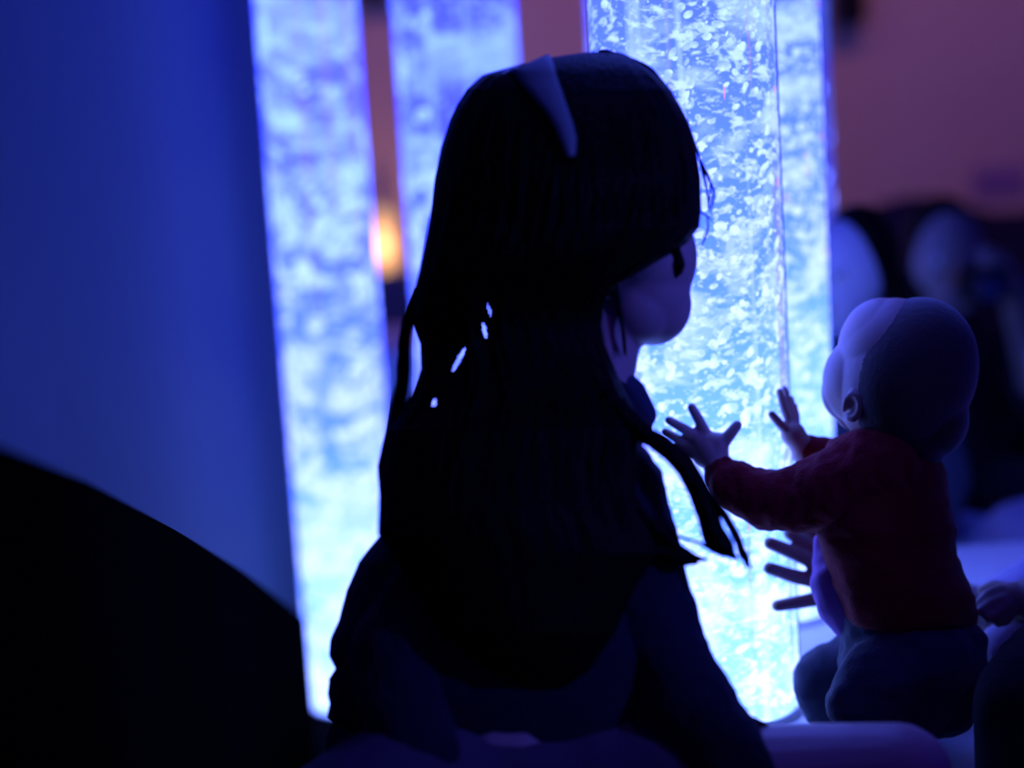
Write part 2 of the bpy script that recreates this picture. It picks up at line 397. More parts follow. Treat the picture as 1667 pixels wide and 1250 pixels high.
# ------------------------------------------------------------------ padded platform under the two near tubes
pf = empty('padded_platform', (0.9, 2.2, 0)); tag(pf, 'white padded platform glowing blue under the two nearest bubble tubes', 'platform')
box('front_pad', (0.02, 2.0, 1.84 * DS, 2.432 * DS, 0.10, LZ), M_white, pf, 0.012)
box('rear_pad', (0.02, 2.0, 2.438 * DS, 2.78 * DS, 0.10, LZ), M_white, pf, 0.012)
box('plinth', (0.05, 1.97, 1.88 * DS, 2.75 * DS, 0.0, 0.10), M_black, pf, 0.004)

# ------------------------------------------------------------------ plain black wedge along the left partition, its top sloping down
def wedge():
    wallx = lambda y: -0.345 + (3.62 - y) * (-1.56 + .345) / (3.62 - YF) + .02
    bm = bmesh.new(); prof = []
    N = 24; L_ = []; R_ = []; Lb = []; Rb = []
    for i in range(N + 1):
        t = i / N
        pyt = np.interp(-60 + 557 * t, [-60, 0, 150, 300, 400, 497], [700, 722, 785, 868, 930, 1005])
        px = -60 + 557 * t
        top = P(px, float(pyt), 1 / ((1 - t) / 1.12 + t / 2.84))
        lx = max(wallx(top.y), top.x - .34); lx = min(lx, top.x - .004)
        R_.append(bm.verts.new(top)); L_.append(bm.verts.new((lx, top.y, top.z))); Rb.append(bm.verts.new((top.x, top.y, 0))); Lb.append(bm.verts.new((lx, top.y, 0)))
    for i in range(N):
        for u, v in ((R_, L_), (L_, Lb), (Lb, Rb), (Rb, R_)): bm.faces.new((u[i], u[i + 1], v[i + 1], v[i]))
    for i in (0, N): bm.faces.new((R_[i], L_[i], Lb[i], Rb[i]))
    bmesh.ops.recalc_face_normals(bm, faces=bm.faces)
    es = [e for e in bm.edges if all(v in set(R_) for v in e.verts)]
    bmesh.ops.bevel(bm, geom=es, offset=0.003, segments=2, affect='EDGES')
    o = link('dark_wedge', from_bm(bm), M_blackfab)
    tag(o, 'plain black wedge sloping down along the dark blue wall at lower left', 'soft play wedge')
wedge()

# ------------------------------------------------------------------ far things on and near the back wall
def speaker(label, px, py, d, wd, hg):
    p = P(px, py, d); t = empty('wall_speaker', (p.x, p.y, p.z)); tag(t, label, 'speaker', 'small black wall speakers')
    box('speaker_cabinet', (p.x - wd / 2, p.x + wd / 2, p.y - .08, p.y + .06, p.z - hg / 2, p.z + hg / 2), M_plastic, t, 0.01)
    box('mounting_bracket', (p.x - .02, p.x + .02, p.y + .06, YB, p.z - .03, p.z + .03), M_plastic, t)
    box('grille', (p.x - wd * .42, p.x + wd * .42, p.y - .085, p.y - .08, p.z - hg * .44, p.z + hg * .44), M_black, t, 0.002)
speaker('small black speaker on the red lit wall, top right beside the nearest tubes', 1378, -18, 6.05, 0.10, 0.24)
speaker('small black speaker at the top of the gap between the two left tubes', 606, -42, 6.05, 0.12, 0.18)
p = P(1628, 296, 6.15); nt_ = box('wall_notice', (p.x - .085, p.x + .10, YB - .012, YB - .001, p.z - .05, p.z + .05), M_poster, None, .002); tag(nt_, 'blurred purple notice on the red lit wall at the right edge', 'notice')
# amber lamp
p = P(622, 402, 6.0); t = empty('wall_lamp', (p.x, p.y, p.z)); tag(t, 'amber glowing wall lamp seen between the two left bubble tubes', 'lamp')
bm = bmesh.new(); sph(bm, (p.x, YB - .10, p.z), (.034, .034, .125)); ls = link('lamp_shade', from_bm(bm), mat('amber_shade', (0.3, 0.2, 0.1), 0.6, emit=(1.0, 0.60, 0.26), estr=0.9), t)
box('wall_mount', (p.x - .02, p.x + .02, YB - .10, YB, p.z - .16, p.z - .12), M_plastic, t, 0.003)
lamp('wall_lamp_light', 'POINT', (p.x, YB - .18, p.z), None, (1.0, 0.45, 0.25), 2.2, shadow_soft_size=0.03)
# ceiling downlight fittings; the last one holds the added violet fill
for x, y in ((1.35, 4.6), (-.5, 4.6), (.6, -.6), (1.35, .35)):
    o = link('ceiling_downlight', from_bm(lathe([(.05, 0), (.075, 0), (.075, .03), (.05, .03), (.05, 0.004)], 32)), M_plastic); o.location = (x, y, ZC - .03)
    tag(o, 'round black ceiling downlight with a coloured beam', 'ceiling light', 'ceiling downlights')
t = empty('fill_spotlight', (2.4, 0.2, 1.75)); tag(t, 'unseen black housing on the right wall for the added blue fill light', 'spotlight')  # housing invented for the added blue fill beam
dv = (Vector(P(1010, 520, 1.6)) - Vector((2.36, .2, 1.75))).to_track_quat('-Z', 'Y')
o = link('fill_housing', from_bm(lathe([(.001, .09), (.035, .085), (.04, .01), (.034, .004)], 32)), M_plastic, t); o.matrix_parent_inverse = Matrix.Identity(4); o.rotation_euler = dv.to_euler(); o.location = (-.03, 0, 0)
box('mounting_bracket', (2.42, XR, .185, .215, 1.74, 1.76), M_plastic, t)
# pale bench at the back left
t = empty('padded_bench', (-.3, 4.9, 0)); tag(t, 'blue lit padded bench under the amber lamp, seen between tube and hair', 'bench')
box('seat_pad', (-1.3, .35, 4.55, 5.1, .30, .42), M_cush, t, .03); box('bench_base', (-1.25, .3, 4.6, 5.1, 0, .30), M_navy, t, .01)
box('back_pad', (-1.3, .35, 5.1, 5.22, .30, .56), M_navy, t, .03)

# camelback sofa, dark, behind the people
def sofa():
    d = 5.05
    t = empty('dark_sofa', (1.25, d + .0, 0)); tag(t, 'big dark sofa with a humped back below the red lit wall', 'sofa')
    tops = [(1335, 372), (1370, 368), (1410, 352), (1450, 330), (1490, 319), (1530, 319), (1570, 334), (1610, 345), (1680, 345), (1760, 322), (1840, 322), (1900, 345)]
    bm = bmesh.new(); fr = []; bk = []; frb = []; bkb = []
    for px, py in tops:
        q = P(px, py, d); fr.append(bm.verts.new(q)); bk.append(bm.verts.new(q + Vector((0, .14, -.01)))); frb.append(bm.verts.new((q.x, q.y, 0.0))); bkb.append(bm.verts.new((q.x, q.y + .14, 0.0)))
    for i in range(len(tops) - 1):
        for u, v in ((fr, bk), (bk, bkb), (bkb, frb), (frb, fr)): bm.faces.new((u[i], u[i + 1], v[i + 1], v[i]))
    for i in (0, -1): bm.faces.new((fr[i], bk[i], bkb[i], frb[i]))
    bmesh.ops.recalc_face_normals(bm, faces=bm.faces)
    link('sofa_back', from_bm(bm), M_sofa, t)
    x0 = P(1335, 400, d).x; x1 = P(1900, 400, d).x; y = P(1600, 600, d).y
    box('sofa_seat', (x0 + .1, x1 - .1, y - .65, y - .0, .12, .36), M_sofa, t, .04)
    for xa in (x0 - .02, x1 - .12):
        box('sofa_arm', (xa, xa + .14, y - .65, y, .0, .48), M_sofa, t, .05)
    box('sofa_base', (x0 + .12, x1 - .12, y - .6, y, 0, .12), M_black, t)
sofa()

# ------------------------------------------------------------------ people helpers
def ax(f, up=Vector((0, 0, 1))):
    f = f.normalized(); r = f.cross(up).normalized(); u = r.cross(f).normalized(); return r, f, u
def hand_chains(wrist, palm, tips, r, knuckle=None):
    """palm with four unequal fingers and a thumb: each finger its own bent chain"""
    ch = []; w_ = Vector(wrist); c = Vector(palm)
    for base, mid, tip, k in tips:
        ch.append([(Vector(c).lerp(base, .35), r * 1.25), (base, r * k * 1.12), (mid, r * k), (tip, r * k * .86)])
    ch.append([(w_, r * 2.3), (w_.lerp(c, .5), r * 2.5), (c, r * 2.7)])
    return ch
def eyes_and_mouth(parent, c, f, s, skin=None):
    r, f, u = ax(f)
    for k in (-1, 1):
        bm = bmesh.new(); sph(bm, c + f * s * .66 + r * s * .36 * k, s * .12)
        e = link('eye', from_bm(bm), M_eye, parent)
        bm = bmesh.new(); sph(bm, c + f * s * .735 + r * s * .36 * k, s * .06)
        link('iris', from_bm(bm), M_iris, e)
    bm = bmesh.new(); sph(bm, c + f * s * .80 - u * s * .62, (s * .26, s * .12, s * .07), (r, f, u)); link('mouth', from_bm(bm), M_lip, parent)

# ------------------------------------------------------------------ the girl
def girl():
    d = 1.56
    root = empty('child', P(760, 1300, d)); root.location.z = 0.40
    tag(root, 'seated girl with long dark hair and pale headband, seen from behind in silhouette', 'person')
    fdir = (RV * .80 + Vector((0, 1, 0)) * .60 - Vector((0, 0, 1)) * .12)
    r, f, u = ax(fdir)
    hc = P(976, 300, 1.58)
    ells = [(hc, (.074, .082, .096), (r, f, u)),
            (P(1050, 455, 1.590), (.040, .042, .052), (RV, F, UV)),
            (P(1062, 495, 1.598), (.034, .036, .036), (RV, F, UV)),
            (P(1035, 495, 1.585), (.034, .036, .036), (RV, F, UV)),
            (P(1052, 420, 1.592), (.044, .05, .05), (RV, F, UV)),
            (hc + f * .074 - u * .045, (.010, .014, .013), (r, f, u))]
    neck = [(P(985, 520, 1.59), .034), (P(975, 620, 1.585), .030), (P(955, 700, 1.58), .040)]
    torso = [(P(930, 740, 1.58), .060), (P(880, 900, 1.57), .085), (P(830, 1080, 1.56), .088), (P(800, 1230, 1.56), .085)]
    rsh, lsh = P(1010, 730, 1.60), P(720, 860, 1.54)
    # near hand rests on the thigh just out of the frame
    wr = P(1275, 1300, 1.50)
    arm = [(P(990, 760, 1.58), .034), (P(1040, 1000, 1.54), .030), (P(1150, 1180, 1.50), .024), (wr, .016)]
    arm2 = [(P(720, 870, 1.56), .034), (P(640, 1080, 1.50), .030), (P(690, 1290, 1.46), .024), (P(800, 1330, 1.44), .016)]
    thigh = [(P(900, 1290, 1.56), .075), (P(1180, 1292, 1.53), .058), (P(1380, 1272, 1.50), .0475), (P(1462, 1266, 1.49), .0445)]
    shin = [(P(1470, 1275, 1.49), .040), (P(1350, 1400, 1.46), .036), (P(1180, 1470, 1.44), .022), (P(1120, 1480, 1.42), .020)]
    thigh2 = [(P(740, 1290, 1.54), .075), (P(560, 1370, 1.42), .055), (P(470, 1400, 1.36), .045)]
    shin2 = [(P(470, 1400, 1.36), .042), (P(640, 1470, 1.34), .032), (P(860, 1480, 1.34), .020), (P(900, 1490, 1.33), .018)]
    ch = [neck, torso, arm, arm2, thigh, shin, thigh2, shin2]
    c = P(1305, 1325, 1.485)
    tips = []
    for i, (dx, L, k) in enumerate(((0, 62, .9), (18, 70, 1), (36, 66, 1), (52, 50, .85))):
        tips.append((P(1325 + i * 4, 1322 + i * 14, 1.475), P(1325 + L * .55, 1330 + i * 17, 1.465), P(1325 + L, 1352 + i * 18, 1.462), k))
    tips.append((P(1300, 1300, 1.475), P(1318, 1288, 1.46), P(1338, 1284, 1.455), 1.1))
    ch += hand_chains(wr, c, tips, .0062)
    c2 = P(835, 1345, 1.425)
    tips = [(P(850 + 3 * i, 1335 + i * 13, 1.42), P(880 + 3 * i, 1340 + 15 * i, 1.415), P(905 - 4 * i, 1356 + 15 * i, 1.415), k) for i, k in enumerate((.9, 1, 1, .85))]
    tips.append((P(830, 1322, 1.415), P(845, 1306, 1.41), P(862, 1298, 1.41), 1.1))
    ch += hand_chains(P(800, 1330, 1.44), c2, tips, .0062)
    body = fuse(ch, ells, .0028, 3)
    link('body', body, M_skin_g, root)
    # ear on the far side of the hairline is covered; eyes and mouth face away
    eyes_and_mouth(root, hc - u * .02, f, .098)
    # dark knitted jacket
    tab = [(600, 935, 1015, 1.585, .030), (625, 905, 1028, 1.585, .036), (650, 870, 1042, 1.585, .045), (690, 800, 1062, 1.58, .06), (705, 780, 1062, 1.58, .062), (722, 750, 1046, 1.58, .065), (760, 710, 1036, 1.575, .075), (800, 675, 1052, 1.57, .08),
           (840, 645, 1075, 1.57, .088), (880, 614, 1099, 1.57, .09), (915, 586, 1103, 1.57, .09), (960, 563, 1106, 1.57, .092), (1010, 552, 1111, 1.565, .094), (1040, 540, 1119, 1.565, .095), (1068, 536, 1124, 1.56, .095),
           (1088, 544, 1120, 1.56, .094), (1104, 532, 1110, 1.56, .096), (1130, 531, 1090, 1.56, .096), (1145, 536, 1080, 1.56, .095), (1170, 532, 1070, 1.56, .09), (1215, 580, 1040, 1.56, .08)]
    jac = loft(tab, 600, 1215, 150, 120, rum=.02, power=2.15)
    o = link('jacket', jac, M_coat, root)
    slv = fuse([[(P(985, 800, 1.55), .050), (P(1030, 940, 1.54), .046), (P(1058, 1040, 1.53), .043), (P(1110, 1130, 1.51), .038), (P(1185, 1225, 1.49), .033), (P(1235, 1290, 1.485), .027)]], [], .003, 5)
    rumple(slv, .0035, 28, (1, 1, 1.6)); link('sleeve', slv, M_coat, root)
    slv = fuse([[(P(735, 900, 1.54), .046), (P(655, 1070, 1.51), .044), (P(672, 1200, 1.48), .038), (P(720, 1290, 1.455), .028)]], [], .003, 5)
    rumple(slv, .003, 28); link('sleeve', slv, M_coat, root)
    # blouse collar standing out at the throat
    col = fuse([[(P(1000, 612, 1.575), .012), (P(1028, 640, 1.58), .013), (P(1047, 675, 1.585), .012), (P(1052, 694, 1.585), .006)]], [], .002, 3)
    link('collar', col, M_navy, root)
    # skirt
    sk = fuse([[(P(640, 1225, 1.56), .050), (P(745, 1240, 1.54), .060), (P(860, 1255, 1.54), .065), (P(960, 1290, 1.53), .058), (P(1040, 1310, 1.53), .05)],
               [(P(740, 1290, 1.54), .088), (P(560, 1365, 1.42), .066)], [(P(740, 1290, 1.54), .088), (P(900, 1296, 1.55), .088), (P(1060, 1296, 1.54), .076)]], [(P(600, 1215, 1.56), (.036, .05, .036), (RV, F, UV))], .004, 8)
    rumple(sk, .004, 14, (1, 1, .5)); link('skirt', sk, M_skirt, root)
    # hair: cap, long back curtain and loose locks in one mesh with real thickness
    tab = [(84, 966, 1006, 1.58, .008), (88, 930, 1018, 1.578, .018), (94, 893, 1028, 1.575, .028), (103, 855, 1042, 1.572, .038), (113, 818, 1056, 1.57, .046), (122, 788, 1067, 1.57, .052), (145, 762, 1090, 1.57, .063), (170, 746, 1105, 1.57, .072),
           (195, 734, 1118, 1.57, .080), (240, 720, 1132, 1.57, .090), (290, 709, 1140, 1.57, .10), (340, 702, 1141, 1.57, .10), (370, 697, 1138, 1.565, .10), (395, 692, 1118, 1.56, .095), (415, 688, 1090, 1.555, .09), (440, 683, 1046, 1.55, .080),
           (465, 676, 1000, 1.55, .070), (490, 669, 982, 1.55, .065), (530, 672, 978, 1.55, .06), (560, 684, 984, 1.55, .058), (600, 686, 1000, 1.545, .06), (640, 672, 1018, 1.535, .06), (660, 660, 1028, 1.53, .06), (700, 632, 1040, 1.515, .06),
           (760, 621, 1035, 1.505, .06), (830, 619, 1035, 1.49, .058), (870, 617, 1060, 1.485, .055), (900, 640, 1070, 1.48, .05), (960, 680, 1030, 1.475, .045), (1030, 720, 1000, 1.47, .04), (1090, 790, 960, 1.47, .03), (1120, 850, 920, 1.475, .012)]
    holes = [(747, 585, 3.4, 22, math.radians(28)), (789, 538, 3.2, 13, math.radians(-12)), (797, 506, 2.2, 12, math.radians(-16)), (707, 655, 3.0, 7, math.radians(15))]
    hair = loft(tab, 84, 1120, 420, 420, ridge=.022, nridge=40, holes=holes)
    bm = bmesh.new()
    def lock(pts, rad, n=5, spread=4, d0=1.50, d1=None):
        d1 = d1 if d1 is not None else d0
        for k in range(n):
            jx = [random.uniform(-spread, spread) for _ in pts]; m_ = len(pts)
            tube_into(bm, [P(x + j * (.3 + i / m_), y + j * .3, d0 + (d1 - d0) * i / (m_ - 1) + random.uniform(-.004, .004)) for i, ((x, y), j) in enumerate(zip(pts, jx))],
                      [rad * random.uniform(.7, 1.2) * (q) for q in [.7] + [1] * (m_ - 2) + [.12]])
    # outer left strand with a gap of light behind it
    lock([(680, 470), (664, 520), (657, 560), (656, 600), (652, 640), (640, 700), (626, 760), (624, 830)], .0042, 8, 3, 1.55, 1.53)
    # the swinging locks at the right
    lock([(985, 640), (1030, 690), (1065, 715), (1100, 745), (1130, 785), (1150, 835), (1170, 885), (1188, 908)], .0056, 20, 12, 1.50, 1.49)
    lock([(1060, 715), (1105, 745), (1145, 790), (1180, 840), (1200, 875), (1213, 905), (1220, 925)], .0024, 7, 5, 1.50, 1.49)
    lock([(1000, 650), (1040, 700), (1075, 722), (1112, 752), (1150, 800)], .007, 8, 7, 1.505, 1.50)
    lock([(1000, 760), (1030, 820), (1070, 865), (1110, 900), (1140, 908)], .0042, 12, 12, 1.50, 1.50)
    lock([(960, 780), (1010, 850), (1050, 890), (1100, 905), (1118, 912)], .007, 16, 18, 1.49, 1.50)
    lock([(1080, 860), (1110, 875), (1140, 885), (1160, 900)], .0012, 3, 4, 1.50)
    # flyaways by the forehead
    lock([(1118, 195), (1132, 235), (1142, 265), (1154, 290), (1160, 312), (1157, 345)], .0007, 5, 3.5, 1.58)
    lock([(1128, 330), (1142, 346), (1152, 352), (1158, 360)], .0007, 2, 2, 1.58)
    lock([(1150, 352), (1153, 370), (1147, 388), (1141, 402)], .0007, 3, 2, 1.58)
    lock([(1136, 250), (1146, 285), (1153, 320), (1156, 350)], .0008, 3, 3, 1.58)
    lock([(1088, 350), (1098, 400), (1104, 430), (1102, 452)], .0042, 7, 5, 1.545, 1.555)
    lock([(998, 430), (1008, 500), (1014, 545), (1018, 580)], .0012, 4, 3, 1.548, 1.555)
    lock([(975, 84), (990, 84), (1010, 92), (1036, 100), (1060, 116), (1092, 150)], .0016, 7, 4, 1.575)
    # strand relief over the whole fall
    for k in range(190):
        s = random.uniform(.06, .94); y0 = random.uniform(130, 500); y1 = y0 + random.uniform(250, 560); pts = []; rad = []
        for j in range(7):
            y = y0 + (min(y1, 1080) - y0) * j / 6; l, r_, dc, dr = interp(tab, y); ss = s + .02 * math.sin(j + k)
            x = l + (r_ - l) * ss; q = math.sqrt(max(0, 1 - (2 * ss - 1) ** 2)); pts.append(P(x, y, dc - dr * q * .995)); rad.append(.0022 if 0 < j < 6 else .0004)
        dense = [pts[a_].lerp(pts[a_ + 1], b_ / 6) for a_ in range(6) for b_ in range(7)]
        if any(math.hypot(proj(q_)[0] - h_[0], (proj(q_)[1] - h_[1]) * .45) < 17 for q_ in dense for h_ in holes): continue
        tube_into(bm, pts, rad, 5)
    # wisps at her elbow
    for k in range(6):
        o_ = k * 3.5
        tube_into(bm, [P(1150, 1120 + o_, 1.49), P(1185, 1160 + o_ * .8, 1.50), P(1222, 1166 + o_, 1.51), P(1252, 1182 + o_ * .8, 1.515), P(1268 - k * 3, 1198 + o_ * .4, 1.52)], [.0006, .0009, .0009, .0007, .0003], 5)
    merge(hair, bm); hr_ = link('hair', hair, M_hair, root)
    # headband: fabric strip lying over the hair, its end tucked behind the ear
    path = [(866, 103, 1.566, 40), (872, 116, 1.545, 40), (881, 134, 1.526, 34), (894, 156, 1.504, 28), (907, 180, 1.486, 22), (918, 205, 1.474, 19), (925, 228, 1.473, 17), (930, 258, 1.480, 8)]
    bm = bmesh.new(); prev = None; fine = []
    for i in range(len(path) - 1):
        for j in range(8): t_ = j / 8; fine.append([path[i][k] * (1 - t_) + path[i + 1][k] * t_ for k in range(4)])
    for x, y, dd, w_ in fine:
        i_ = fine.index([x, y, dd, w_]); nx = fine[min(i_ + 2, len(fine) - 1)]; pv = fine[max(i_ - 2, 0)]
        tx, ty = nx[0] - pv[0], nx[1] - pv[1]; L_ = math.hypot(tx, ty) + 1e-6; nx_, ny_ = -ty / L_, tx / L_
        ring = []
        for k in range(12):
            a = 2 * math.pi * k / 12; vx, vy = x - nx_ * w_ * .8 * math.cos(a), y - ny_ * w_ * .8 * math.cos(a)
            l_, r_, dc_, dr_ = interp(tab, max(vy, 92)); q_ = (2 * vx - l_ - r_) / (r_ - l_)
            ring.append(bm.verts.new(P(vx, vy - (4 if math.sin(a) < 0 and vy < 125 else 0), dc_ - dr_ * 1.02 * math.sqrt(max(0, 1 - q_ * q_)) - .003 + .005 * math.sin(a))))
        if prev:
            for k in range(12): bm.faces.new((prev[k], prev[(k + 1) % 12], ring[(k + 1) % 12], ring[k]))
        else: bm.faces.new(ring)
        prev = ring
    bm.faces.new(prev[::-1]); bmesh.ops.recalc_face_normals(bm, faces=bm.faces)
    hb = link('headband', from_bm(bm), M_band, root); hb['label'] = 'pale fabric headband'
    bm = bmesh.new(); tube_into(bm, [P(818, 124, 1.545), P(831, 118, 1.540), P(845, 112, 1.538)], [.0022, .003, .002], 8); link('hair_clip', from_bm(bm), M_clip, root)
    return root
DSC[0] = 1.05
girl()
# stool under her, below the frame
st = empty('round_stool', (P(790, 1300, 1.56).x, P(790, 1300, 1.56).y, 0)); tag(st, 'low round padded stool under the seated girl', 'stool')
o = link('seat_pad', from_bm(lathe([(0.001, .31), (.17, .31), (.19, .30), (.195, .28), (.19, .26), (0.001, .26)], 48)), M_black, st); o.matrix_parent_inverse = Matrix.Identity(4)
o = link('stool_base', from_bm(lathe([(0.001, .26), (.12, .26), (.14, .02), (.17, 0), (0.001, 0)], 48)), M_plastic, st); o.matrix_parent_inverse = Matrix.Identity(4)

# ------------------------------------------------------------------ the baby
DSC[0] = DS
def baby():
    d = 2.0
    root = empty('baby', P(1480, 1180, d)); root.location.z = LZ
    tag(root, 'baby in a red jumper and dark trousers reaching both hands to the bubble tube', 'person')
    T1 = Vector((math.cos(.35), 0, 0))
    a = math.radians(-22); X = RV * math.cos(a) + UV * math.sin(a); Y = -RV * math.sin(a) + UV * math.cos(a)
    hc = P(1474, 612, 2.0)
    ells = [(hc, (.0735, .078, .086), (X, F, Y)),
            (P(1436, 572, 2.005), (.0475, .060, .0585), (RV, F, UV)),
            (P(1456, 582, 2.0), (.0600, .066, .0650), (RV, F, UV)),
            (P(1404, 620, 2.015), (.0430, .050, .050), (RV, F, UV)),
            (P(1382, 638, 2.03), (.0300, .034, .034), (RV, F, UV)),
            (P(1400, 658, 2.03), .031), (P(1410, 672, 2.03), .026),
            (P(1362, 572, 2.045), (.0045, .006, .005), (RV, F, UV))]
    ch = [[(P(1440, 690, 2.01), .036), (P(1455, 745, 2.01), .034)],
          [(P(1455, 770, 2.01), .045), (P(1450, 900, 2.0), .054), (P(1480, 1020, 2.0), .054)]]
    # ear as a curled rim with lobe
    ear = [(P(1374, 668, 1.972), .0028), (P(1377, 650, 1.966), .0030), (P(1386, 641, 1.960), .0034), (P(1396, 645, 1.956), .0036), (P(1400, 658, 1.955), .0035), (P(1397, 672, 1.958), .0032), (P(1389, 682, 1.963), .0042), (P(1382, 680, 1.967), .004)]
    ch += [ear, [(P(1392, 652, 1.965), .0022), (P(1391, 664, 1.964), .0024), (P(1386, 672, 1.968), .0022)]]
    # arms
    wr = P(1170, 762, 2.018)
    ch += [[(P(1425, 770, 1.975), .040), (P(1290, 820, 1.985), .030), (P(1210, 800, 2.0), .022), (wr, .0165)]]
    wr2 = P(1312, 735, 2.055)
    ch += [[(P(1440, 760, 2.05), .036), (P(1370, 790, 2.07), .026), (wr2, .017), (P(1303, 722, 2.05), .0135)]]
    r = .0060
    c = P(1153, 730, 2.024)
    tips = [(P(1136, 712, 2.022), P(1112, 697, 2.018), P(1089, 684, 2.018), .95),
            (P(1148, 704, 2.022), P(1137, 682, 2.019), P(1126, 663, 2.019), 1.0),
            (P(1128, 722, 2.026), P(1104, 715, 2.028), P(1083, 703, 2.030), .95),
            (P(1130, 740, 2.028), P(1112, 737, 2.032), P(1096, 729, 2.034), .85),
            (P(1176, 722, 2.018), P(1189, 706, 2.016), P(1200, 692, 2.016), 1.12)]
    ch += hand_chains(wr, c, tips, r)
    ch += [[(P(1140, 718, 2.024), r * 2.0), (P(1168, 722, 2.021), r * 2.1), (P(1166, 748, 2.021), r * 2.4), (P(1146, 742, 2.026), r * 2.2)]]
    c = P(1291, 706, 2.050)
    tips = [(P(1286, 690, 2.050), P(1276, 664, 2.050), P(1269, 637, 2.050), .9),
            (P(1291, 688, 2.055), P(1284, 660, 2.058), P(1277, 633, 2.060), .9),
            (P(1296, 690, 2.060), P(1292, 668, 2.065), P(1287, 648, 2.070), .85),
            (P(1297, 694, 2.065), P(1297, 676, 2.072), P(1294, 660, 2.077), .75),
            (P(1280, 700, 2.045), P(1267, 687, 2.040), P(1256, 674, 2.038), 1.0)]
    ch += hand_chains(P(1303, 722, 2.050), c, tips, r * .86)
    # legs, bare feet tucked behind
    ch += [[(P(1480, 1060, 1.99), .045), (P(1425, 1115, 1.94), .032), (P(1410, 1145, 1.935), .028), (P(1500, 1175, 1.97), .022), (P(1530, 1172, 1.98), .018)],
           [(P(1440, 1060, 2.04), .034), (P(1355, 1108, 2.07), .024), (P(1356, 1135, 2.07), .024), (P(1460, 1155, 2.08), .020), (P(1550, 1155, 2.08), .018)]]
    link('body', fuse(ch, ells, .0019, 2, .5), M_skin_b, root)
    r_, f_, u_ = ax(-RV * .72 + Vector((0, 1, 0)) * .69 + Vector((0, 0, .2)))
    for k, q in ((1, P(1372, 584, 2.072)), (-1, P(1400, 590, 2.10))):
        bm = bmesh.new(); sph(bm, q, .0065); e = link('eye', from_bm(bm), M_eye, root)
        bm = bmesh.new(); sph(bm, q + f_ * .004, .0035); link('iris', from_bm(bm), M_iris, e)
    # brow and lashes that stick out as a small dark nub
    bm = bmesh.new(); tube_into(bm, [P(1364, 560, 2.05), P(1358, 566, 2.055), P(1356, 573, 2.06)], [.0012, .0025, .0012], 6); link('eyelashes', from_bm(bm), M_hair, root)
    bm = bmesh.new(); sph(bm, P(1384, 668, 2.085), (.012, .006, .005)); link('mouth', from_bm(bm), M_lip, root)
    # fine dark hair on the skull
    hm = fuse([], [(P(1481, 611, 1.992), (.0702, .0785, .0870), (X, F, Y)), (P(1512, 680, 2.0), (.042, .06, .045), (RV, F, UV)), (P(1490, 718, 1.998), (.036, .05, .03), (RV, F, UV))], .0025, 6)
    rumple(hm, .0003, 200); link('hair', hm, M_fuzz, root)
    # red jumper: torso
    tab = [(694, 1402, 1448, 2.0, .018), (702, 1380, 1480, 2.0, .034), (715, 1350, 1505, 2.0, .045), (735, 1340, 1525, 2.0, .054), (770, 1338, 1540, 1.998, .062), (820, 1335, 1548, 1.995, .068), (868, 1328, 1558, 1.99, .072), (880, 1334, 1556, 1.99, .072),
           (905, 1342, 1558, 1.99, .074), (935, 1352, 1570, 1.99, .076), (970, 1362, 1588, 1.99, .08), (1000, 1372, 1592, 1.99, .08), (1018, 1384, 1588, 1.99, .078), (1030, 1400, 1560, 1.99, .070)]
    me = loft(tab, 694, 1030, 90, 96, rum=.03, power=2.2); rumple(me, .003, 22, (1, 1, 2.2)); link('jumper', me, M_red, root)
    slv = fuse([[(P(1425, 765, 1.975), .050), (P(1350, 800, 1.975), .044), (P(1290, 815, 1.985), .036), (P(1240, 812, 1.995), .032), (P(1195, 790, 2.005), .0285), (P(1176, 774, 2.015), .0215)]], [(P(1178, 772, 2.015), (.022, .020, .021), (RV, F, UV))], .0025, 4)
    rumple(slv, .0035, 38, (1.6, 1, .8)); link('sleeve', slv, M_red, root)
    slv = fuse([[(P(1425, 755, 2.04), .044), (P(1375, 765, 2.06), .036), (P(1335, 745, 2.055), .024), (P(1318, 735, 2.055), .0195)]], [], .0025, 4)
    rumple(slv, .002, 45); link('sleeve', slv, M_red, root)
    # paler vest hanging at the belly
    v = fuse([[(P(1336, 880, 2.02), .007), (P(1344, 915, 2.015), .016), (P(1358, 950, 2.005), .026), (P(1368, 980, 2.0), .027), (P(1388, 1006, 2.0), .026), (P(1400, 1022, 2.0), .020)]], [], .0025, 5)
    rumple(v, .003, 40, (1.5, 1, .6)); o = link('vest', v, M_purple, root); o['label'] = 'pale purple vest showing under the jumper'
    # trousers
    tr = fuse([[(P(1470, 1035, 1.99), .070), (P(1480, 1085, 1.985), .078)],
               [(P(1540, 1050, 1.99), .044), (P(1548, 1100, 1.985), .041), (P(1530, 1130, 1.98), .045)],
               [(P(1480, 1070, 1.96), .055), (P(1428, 1115, 1.935), .044), (P(1408, 1145, 1.93), .040), (P(1440, 1178, 1.95), .036), (P(1500, 1160, 1.98), .034)],
               [(P(1440, 1050, 2.04), .040), (P(1385, 1085, 2.06), .037), (P(1341, 1108, 2.07), .034), (P(1348, 1140, 2.075), .034), (P(1400, 1165, 2.08), .03)],
               [(P(1395, 1035, 1.99), .020), (P(1440, 1030, 1.97), .036)]], [], .003, 5)
    rumple(tr, .0045, 26, (1, 1, 1.4)); link('trousers', tr, M_navy, root)
    return root
baby()

